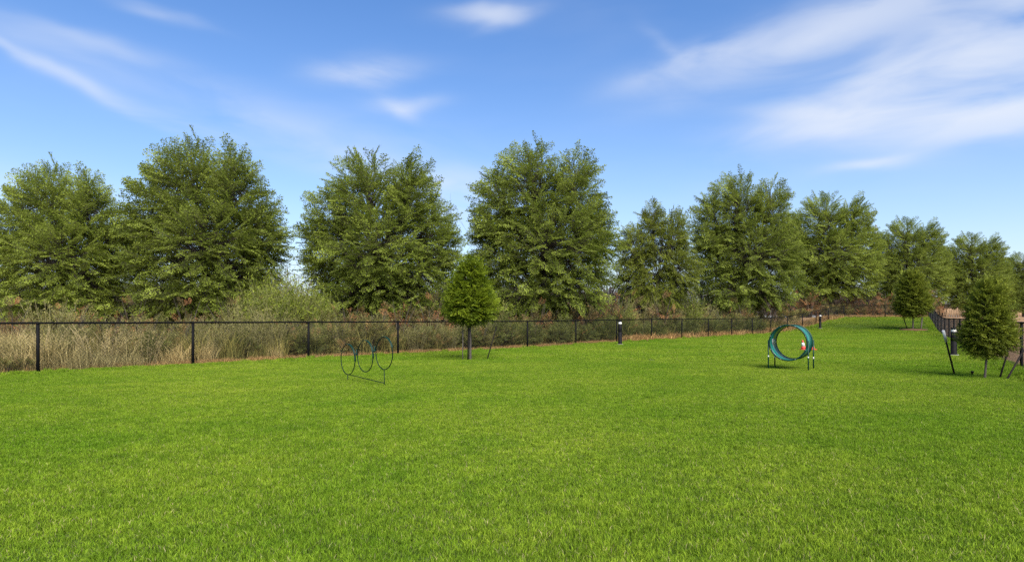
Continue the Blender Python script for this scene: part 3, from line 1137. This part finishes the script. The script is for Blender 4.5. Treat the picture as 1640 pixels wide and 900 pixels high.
def shrub_mesh(seed, H, W, nfr, c0, c1, stems=9, flen=.42, alt=None, altp=0.0, stem_mat=M_BARK, leafmat=M_SHRUB, low=.30):
    r = np.random.default_rng(seed)
    lob = [(0, 0, H * .52, W * .36, W * .36, H * .44)]
    for k in range(5):
        a = 2 * pi * k / 5 + r.uniform(-.4, .4)
        lob.append((cos(a) * W * .26, sin(a) * W * .26, H * r.uniform(low, .58), W * .24, W * .24, H * r.uniform(.24, .38)))
    lv, lq, lc, tv, tq, roots = grow_crown(seed, lob, nfr, flen, FR_SH, c0, c1, up_top=.9, down_low=.25, inner=.4, c_alt=alt, alt=altp)
    lv[:, 2] = np.maximum(lv[:, 2], .02)
    mb = MB()
    for k in range(stems):
        a = r.uniform(0, 6.28); rr = r.uniform(.15, .42) * W
        e = np.array((cos(a) * rr, sin(a) * rr, H * r.uniform(.6, 1.02)))
        b = np.array((cos(a) * .06, sin(a) * .06, -.05))
        mb.tube(bez(b, np.array((e[0] * .35, e[1] * .35, e[2] * .55)), e, 5), np.linspace(.018, .004, 5), 4, caps=False)
    tv[:, 2] = np.maximum(tv[:, 2], 0)
    mb.add(tv, [tuple(q) for q in tq.tolist()])
    return mesh_np('foliage', lv, [lq], leafmat, lc), mb.mesh('stems', stem_mat)


def twiggy_mesh(seed, H, W, nst, leafn, c0, c1, mat=M_BARE):
    """many thin upright forking stems with a few small leaves"""
    r = np.random.default_rng(seed)
    mb = MB()
    P, D = [], []
    for k in range(nst):
        a = r.uniform(0, 6.28); rr = W * .5 * math.sqrt(r.random())
        b = np.array((cos(a) * rr * .45, sin(a) * rr * .45, -.03))
        h = H * r.uniform(.5, 1.0)
        e = np.array((cos(a) * rr * 1.1, sin(a) * rr * 1.1, h)) + r.normal(0, .06, 3)
        pts = bez(b, np.array((b[0] * 1.2, b[1] * 1.2, h * .6)), e, 5)
        mb.tube(pts, np.linspace(.010, .0035, 5), 3, caps=False)
        for j in range(5):
            t = r.uniform(.3, .95)
            i = int(t * 4); o = pts[i] + (pts[min(i + 1, 4)] - pts[i]) * (t * 4 - i)
            dv = norm(np.array((r.normal(0, .6), r.normal(0, .6), r.uniform(.4, 1.2)))) * r.uniform(.15, .42) * H * .4
            mb.tube([o, o + dv * .5 + r.normal(0, .015, 3), o + dv], [.005, .004, .002], 3, caps=False)
            for q in range(leafn):
                P.append(o + dv * r.uniform(.1, 1.0)); D.append(norm(dv + r.normal(0, .16 * H * .2 + .08, 3)))
    lv = np.zeros((0, 3)); lm = None
    P = np.array(P); D = norm(np.array(D)); Nn = r.normal(0, 1, P.shape) + np.array((0, 0, .6))
    Nn = norm(Nn - D * np.sum(Nn * D, 1, keepdims=True))
    L = r.uniform(.05, .11, len(P))
    V = leaf_quads(P, D, Nn, L, L * .42)
    k = r.random((len(P), 1))
    c = np.array(c0) * (1 - k) + np.array(c1) * k
    V = V.reshape(-1, 3); V[:, 2] = np.maximum(V[:, 2], .01)
    lm = mesh_np('foliage', V, [np.arange(len(V)).reshape(-1, 4)], M_SHRUB, np.repeat(c, 4, 0))
    return lm, mb.mesh('stems', mat)


M_TANSTEM = mat_plain('dry_tan_stem', (.36, .28, .15), .85, 0, .25, 5)
M_OLIVESTEM = mat_plain('olive_stem', (.19, .165, .065), .85, 0, .3, 5)
M_WEEDSTEM = mat_plain('weed_stem', (.15, .155, .04), .85, 0, .3, 5)
SH_DARK = [shrub_mesh(200 + k, 1.7, 2.0, 190, (.060, .076, .015), (.160, .170, .035)) for k in range(3)]
SH_OLIVE = [shrub_mesh(210 + k, 1.7, 1.9, 120, (.085, .088, .022), (.22, .20, .055), alt=(.30, .19, .07), altp=.15) for k in range(3)]
SH_RUST = [shrub_mesh(220 + k, 2.2, 2.0, 70, (.10, .085, .03), (.20, .13, .055), alt=(.32, .15, .06), altp=.28) for k in range(2)]
TW_OLIVE = [twiggy_mesh(230 + k, 2.0, 1.7, 60, 4, (.10, .105, .024), (.23, .21, .060), M_OLIVESTEM) for k in range(3)]
TW_YEL = [twiggy_mesh(240 + k, 2.6, 1.5, 60, 7, (.085, .125, .012), (.24, .27, .030), M_WEEDSTEM) for k in range(2)]
M_STRAWSTEM = mat_plain('straw_stem', (.38, .30, .145), .85, 0, .25, 5)
TW_STRAW = [twiggy_mesh(260 + k, 2.0, 2.2, 34, 3, (.20, .16, .06), (.44, .36, .15), M_STRAWSTEM) for k in range(2)]
TW_GREY = [twiggy_mesh(250 + k, 2.6, 2.2, 70, 1, (.14, .09, .05), (.24, .13, .07), M_BARE) for k in range(2)]

LABELS = {
    'dark': ('leafy_shrub', 'low dark green leafy shrub', 'shrub', 'dark green shrubs behind the long fence'),
    'olive': ('leafy_shrub', 'olive-green shrub with browning leaves', 'shrub', 'olive shrubs behind the long fence'),
    'rust': ('rusty_shrub', 'loose shrub with rust-orange leaves', 'shrub', 'rust-leaved shrubs under the trees'),
    'twig': ('twiggy_bush', 'wiry tan thin-stemmed bush', 'bush', 'wiry bushes behind the fence'),
    'yel': ('tall_weed', 'tall yellow-green weed clump', 'weed', 'tall yellow-green weeds'),
    'straw': ('straw_bush', 'dry straw-coloured stalky weed', 'weed', 'straw-coloured weeds along the fence'),
    'grey': ('bare_bush', 'bare grey-brown twiggy bush', 'bush', 'bare bushes in the thicket'),
}
WHERE = [(200, 'near the fence end'), (390, 'beside the tall weeds'), (540, 'in the gap between two trees'),
         (690, 'behind the three-hoop jump'), (830, 'behind the bright young tree'), (1030, 'behind the fence bollard'),
         (1120, 'below the small sparse tree'), (1300, 'behind the hoop tunnel'), (1380, 'by the fence corner post'),
         (9999, 'beyond the lawn end')]
KIND = {'dark': SH_DARK, 'olive': SH_OLIVE, 'rust': SH_RUST, 'twig': TW_OLIVE, 'yel': TW_YEL, 'grey': TW_GREY, 'straw': TW_STRAW}
rb = np.random.default_rng(300)


def bush(kind, x, y, s, sz=None):
    nm, lab, cat, grp = LABELS[kind]
    fo, st = KIND[kind][rb.integers(len(KIND[kind]))]
    px = CX + F * x / y
    where = next(w for lim, w in WHERE if px < lim)
    root = empty(nm, (x, y, tz(x, y)), rb.uniform(0, 6.28), (s, s, sz or s))
    off = float((np.array((x, y)) - L0) @ LN)
    size = 'small ' if s < .72 else 'big ' if s > 1.25 else ''
    row = ', against the mesh' if off < 1.6 and px < 1330 else ', deep in thicket' if off > 5.5 and px < 1330 else ''
    tag(root, size + lab + ' ' + where + row, cat, grp)
    put('stems', st, root)
    put('foliage', fo, root)


def along(kind, n0, n1, step, o0, o1, s0, s1):
    n = n0
    while n < n1:
        p = left_pt(n + rb.uniform(-.15, .15), rb.uniform(o0, o1))
        s = rb.uniform(s0, s1)
        bush(kind, p[0], p[1], s, s * rb.uniform(.85, 1.12))
        n += step * rb.uniform(.75, 1.25)


along('twig', .2, 4.6, .42, .9, 1.7, .60, .85)
along('twig', -2, 4.4, .55, 2.2, 4.0, .66, .88)
along('olive', .4, 4.6, .42, 1.3, 2.4, .55, .85)
along('dark', .9, 4.6, .5, 1.0, 2.0, .5, .78)
along('rust', -2, 5, 1.0, 2.5, 5, .6, .85)
along('olive', -2, 14, .8, 4.0, 6.5, .8, 1.25)
along('olive', 2.2, 5.4, .34, .7, 1.4, .62, .90)
along('dark', 4.3, 13.4, .36, .8, 1.5, .66, .98)
along('olive', 4.9, 14.0, .62, 2.0, 3.6, .95, 1.3)
along('olive', 10.4, 16.5, .8, 1.2, 2.6, .7, 1.1)
along('twig', 5.2, 13.5, 1.0, 2.6, 4.2, 1.0, 1.3)
for px, d, s in ((120, 25, 1.0), (215, 26, 1.05), (300, 25, 1.0), (375, 26, 1.05), (560, 27, 1.0), (640, 27, 1.1), (690, 28, 1.15), (705, 33, 1.5),
                 (860, 32, 1.1), (930, 33, 1.15), (985, 36, 1.5), (1060, 40, 1.4), (1180, 50, 1.3), (1230, 52, 1.3), (20, 24, 1.0), (420, 27, 1.1)):
    x, y, z = at(px, d)
    bush('rust', x, y, s)
for n in np.arange(-2, 1.3, .16):        # stalky straw-coloured bushes right behind the mesh
    if rb.random() < .62:
        p = left_pt(n, rb.uniform(.35, 1.1))
        bush('straw', p[0], p[1], rb.uniform(.38, .62))
for px in range(-60, 1260, 30):
    dfen = 25.43 / (.943 - (px - CX) / F)
    for e in (13, 19):
        x, y, z = at(px + rb.uniform(-14, 14), dfen + e + rb.uniform(-2, 2) + (4 if px < 500 else 0))
        bush(('olive', 'grey', 'dark', 'olive')[rb.integers(4)], x, y, rb.uniform(1.3, 2.0))
for px in range(1265, 1500, 17):
    for d in (66.5, 70, 74):
        x, y, z = at(px + rb.uniform(-8, 8), d + rb.uniform(-1, 1))
        if float(inside(x, y)) < -1.0:
            bush('rust' if rb.random() < .55 else 'olive', x, y, rb.uniform(.8, 1.5))
for px, d, s in ((395, 24, .95), (415, 25, 1.1), (435, 24, 1.15), (450, 26, 1.25), (468, 25, 1.2), (485, 26, 1.2), (500, 25, 1.0), (425, 27, 1.2), (525, 27, .9),
                 (760, 29, 1.0), (1000, 38, 1.0), (1110, 43, 1.2)):
    x, y, z = at(px, d)
    bush('yel', x, y, s)
for px, d, s in ((400, 36, 1.6), (430, 34, 1.5), (470, 38, 1.7), (505, 40, 1.6), (200, 36, 1.6), (230, 38, 1.8), (20, 36, 1.5), (720, 40, 1.9), (745, 42, 2.0),
                 (780, 42, 1.8), (990, 46, 2.0), (1010, 45, 1.7), (1045, 50, 1.6), (1110, 56, 2.0), (1280, 70, 2.2), (1400, 80, 2.4), (1420, 78, 2.2), (1385, 78, 2.0),
                 (1500, 84, 2.0), (1600, 88, 2.0), (600, 42, 1.8), (870, 46, 1.8), (330, 40, 1.7), (110, 40, 1.6)):
    x, y, z = at(px, d)
    bush('grey', x, y, s)


# dry grass, straw litter
def straw(seed, N, H, spread, c0, c1, w=.010):
    r = np.random.default_rng(seed)
    base = r.normal(0, spread, (N, 2))
    k = r.random((N, 1))
    c = np.array(c0) * (1 - k) + np.array(c1) * k
    return blades(r, base, H * r.uniform(.35, 1.1, N), w * r.uniform(.6, 1.3, N), r.uniform(.1, 1.0, N), c)


r = np.random.default_rng(21)
pts, sc = [], []
for _ in range(1700):                    # tan grass behind the near bays
    n = r.uniform(-2.3, 3.6); o = r.uniform(.18, 4.5)
    if r.random() < .25 + (n + .2) * .35: continue
    p = left_pt(n, o); pts.append(p); sc.append(r.uniform(.55, 1.15) * (1.0 if o > .7 else .6))
pts2 = [left_pt(r.uniform(-2, 15), r.uniform(.8, 8)) for _ in range(1500)]; sc2 = [r.uniform(.5, 1.15) for _ in pts2]
pts = np.array(pts); sc = np.array(sc)
P = np.stack([pts[:, 0], pts[:, 1], terr(pts[:, 0], pts[:, 1])], 1)
R = np.zeros_like(P); R[:, 2] = r.uniform(0, 6.28, len(P))
S = np.stack([sc, sc, sc * r.uniform(.8, 1.25, len(P))], 1)
tag(scatter('dry_grass', [straw(60 + k, 105, .95, .15, (.16, .13, .05), (.68, .56, .28), .014) for k in range(4)], P, R, S, M_DRY),
    'tall tan dry grass behind the long fence', 'dry grass', kind='stuff')
pts = np.array(pts2); sc = np.array(sc2)
P = np.stack([pts[:, 0], pts[:, 1], terr(pts[:, 0], pts[:, 1])], 1)
R = np.zeros_like(P); R[:, 2] = r.uniform(0, 6.28, len(P))
S = np.stack([sc, sc, sc * r.uniform(.8, 1.25, len(P))], 1)
tag(scatter('olive_weeds', [straw(64 + k, 110, .95, .17, (.055, .068, .014), (.36, .325, .105), .016) for k in range(4)], P, R, S, M_DRY),
    'olive-green wild grass among the shrubs behind the long fence', 'wild grass', kind='stuff')
pts, sc = [], []
for _ in range(1500):
    n = r.uniform(-2.3, 18.2); o = abs(r.normal(.12, .35)) + .04
    pts.append(left_pt(n, o)); sc.append(r.uniform(.3, .95))
for _ in range(330):
    n = r.uniform(7, 18.2); o = abs(r.normal(.3, .6)) + .05
    pts.append(left_pt(n, o)); sc.append(r.uniform(1.0, 2.4))
for _ in range(260):
    s_ = r.random(); q = C1 + (C2 - C1) * s_ + np.array((.54, .84)) * r.uniform(.1, 4)
    pts.append(q); sc.append(r.uniform(.6, 1.6))
pts = np.array(pts); sc = np.array(sc)
P = np.stack([pts[:, 0], pts[:, 1], terr(pts[:, 0], pts[:, 1]) + .005], 1)
R = np.zeros_like(P); R[:, 2] = r.uniform(0, 6.28, len(P))
S = np.stack([sc, sc, sc], 1)
tag(scatter('straw_litter', [straw(70 + k, 90, .22, .13, (.20, .12, .055), (.50, .34, .15), .012) for k in range(4)], P, R, S, M_DRY),
    'orange-tan straw litter along the foot of the long fence', 'straw', kind='stuff')
# green weeds at the fence foot
r = np.random.default_rng(23)
for k, (px, d, s) in enumerate(((10, 14.6, .30), (36, 15.0, .28), (135, 16.6, .18), (520, 22.0, .33))):
    x, y, z = at(px, d)
    fo, st = SH_OLIVE[k % 3] if k == 2 else SH_OLIVE[0]
    root = empty('green_weed', (x, y, z), k, (s, s, s))
    tag(root, 'small fresh green weed at the foot of the long fence', 'weed', 'fresh green weeds')
    put('stems', st, root)
    put('foliage', fo, root)


# ------------------------------------------------------------------ bare trees and the far woods
def bare_arrays(seed, H, depth=5, r0=.12, spread=.55):
    r = np.random.default_rng(seed)
    mb = MB()

    def grow(p, d, L, rad, k):
        pts = [p]
        q = p
        dd = d
        for i in range(3):
            dd = norm(dd + r.normal(0, .13, 3) + np.array((0, 0, .04)))
            q = q + dd * L / 3
            pts.append(q)
        mb.tube(pts, np.linspace(rad, rad * .62, 4), 5 if k < 2 else 3, caps=False)
        if k >= depth: return
        nb_ = 3 if k < 3 else 2
        for j in range(nb_ + (1 if k == 0 else 0)):
            t = r.uniform(.45, 1.0)
            i = min(2, int(t * 3))
            o = pts[i] + (pts[i + 1] - pts[i]) * (t * 3 - i)
            nd_ = norm(dd + norm(r.normal(0, 1, 3)) * r.uniform(.55, 1.25) * spread * 1.6)
            grow(o, nd_, L * r.uniform(.55, .85), rad * .52, k + 1)
    grow(np.array((0, 0, -.2)), np.array((0, 0, 1.0)), H * .36, r0, 0)
    return mb


BARE = [bare_arrays(400 + k, 10, 5).mesh('branches', M_BARE) for k in range(3)]
for k, (px, d, s, lab) in enumerate((
        (728, 40, 1.00, 'bare leafless tree poking out beside the tree behind the three-hoop jump'),
        (778, 44, 1.12, 'bare leafless tree whose thin twigs rise beside the tree behind the dark shrubs'),
        (972, 46, 1.12, 'bare leafless tree showing behind the sparse small tree'),
        (462, 44, .72, 'small grey leafless tree seen in the gap behind the yellow-green weeds'),
        (545, 42, .95, 'bare leafless tree mostly hidden behind the tree by the three-hoop jump'),
        (1280, 78, 1.35, 'bare leafless tree behind the tree that leans over the fence'),
        (1395, 84, 1.0, 'bare leafless tree standing in front of the grey steel pole'))):
    x, y, z = at(px, d)
    root = empty('bare_tree', (x, y, z), k * 1.3, (s, s, s))
    tag(root, lab, 'tree', 'bare trees among the leafy ones')
    put('branches', BARE[k % 3], root)

vv = []
for k in range(3):
    m = bare_arrays(500 + k, 10, 4, .14, .7)
    V = np.concatenate(m.v)
    col = np.repeat(np.array([[.085, .07, .063]]) * (1 + .15 * k), len(V), 0)
    # dead leaves hanging in the twigs
    rr = np.random.default_rng(520 + k)
    p = V[rr.integers(0, len(V), 2600)] + rr.normal(0, .3, (2600, 3))
    p[:, 2] = np.maximum(p[:, 2], .1)
    D = norm(rr.normal(0, 1, (2600, 3))); Nn = norm(np.cross(D, rr.normal(0, 1, (2600, 3))))
    Lf = rr.uniform(.12, .26, 2600)
    lq_ = leaf_quads(p, D, Nn, Lf, Lf * .6).reshape(-1, 3)
    cl = np.repeat(np.array([[.13, .095, .07]]) * rr.uniform(.6, 1.4, (2600, 1)), 4, 0)
    q4 = np.concatenate([np.array(m.f4), np.arange(len(lq_)).reshape(-1, 4) + len(V)])
    vv.append((np.concatenate([V, lq_]), q4, [], np.concatenate([col, cl])))
r = np.random.default_rng(55)
P, S = [], []
for _ in range(520):
    d = r.uniform(95, 170); u = r.uniform(-1.15, 1.1)
    if u > .60 and d < 125: d += 45
    P.append((u * d, d, tz(u * d, d))); s = r.uniform(.5, .95); S.append((s * 1.4, s * 1.4, s))
P = np.array(P); S = np.array(S); R = np.zeros_like(P); R[:, 2] = r.uniform(0, 6.28, len(P))
tag(scatter('distant_woods', vv, P, R, S, M_DRY), 'far grey-brown leafless woods behind the tree row', 'woods', kind='stuff')

# ------------------------------------------------------------------ wooden board fence far behind, steel pole
bf = empty('board_fence', (0, 0, 0))
tag(bf, 'long tan wooden board fence far beyond the bare brown ground', 'fence')
p0, p1 = np.array((58.0, 93.0)), np.array((92.0, 86.0))
Lf = np.linalg.norm(p1 - p0); t = (p1 - p0) / Lf; an = atan2(t[1], t[0])
nbay = 14
r = np.random.default_rng(8)
for b in range(nbay):
    mb = MB()
    for k in range(16):
        s = (b + (k + .5) / 16) * Lf / nbay
        q = p0 + t * s
        q = q + np.array((t[1], -t[0])) * (.025 if k % 2 else 0)
        mb.box((q[0], q[1], tz(*q) + .92 + r.uniform(-.03, .03)), (Lf / nbay / 16 * .86, .022, 1.82), an)
    put('board_panel', mb.mesh('board_panel', M_PLANK), bf)
    q = p0 + t * b * Lf / nbay + np.array((t[1], -t[0])) * -.09
    put('post', MB().box((q[0], q[1], tz(*q) + .95), (.1, .1, 2.0), an).mesh('post', M_PLANK), bf)
x, y, z = at(1403, 100)
pole = empty('steel_pole', (x, y, z))
tag(pole, 'slim grey steel pole rising behind the tree row', 'pole')
put('shaft', MB().lathe([(.2, -.2), (.19, .0), (.13, 15.2)], 14).mesh('shaft', M_GALV, True), pole)
put('cap', MB().lathe([(.16, 15.2), (.16, 15.35), (.05, 15.45)], 14).mesh('cap', M_GALV, True), pole)
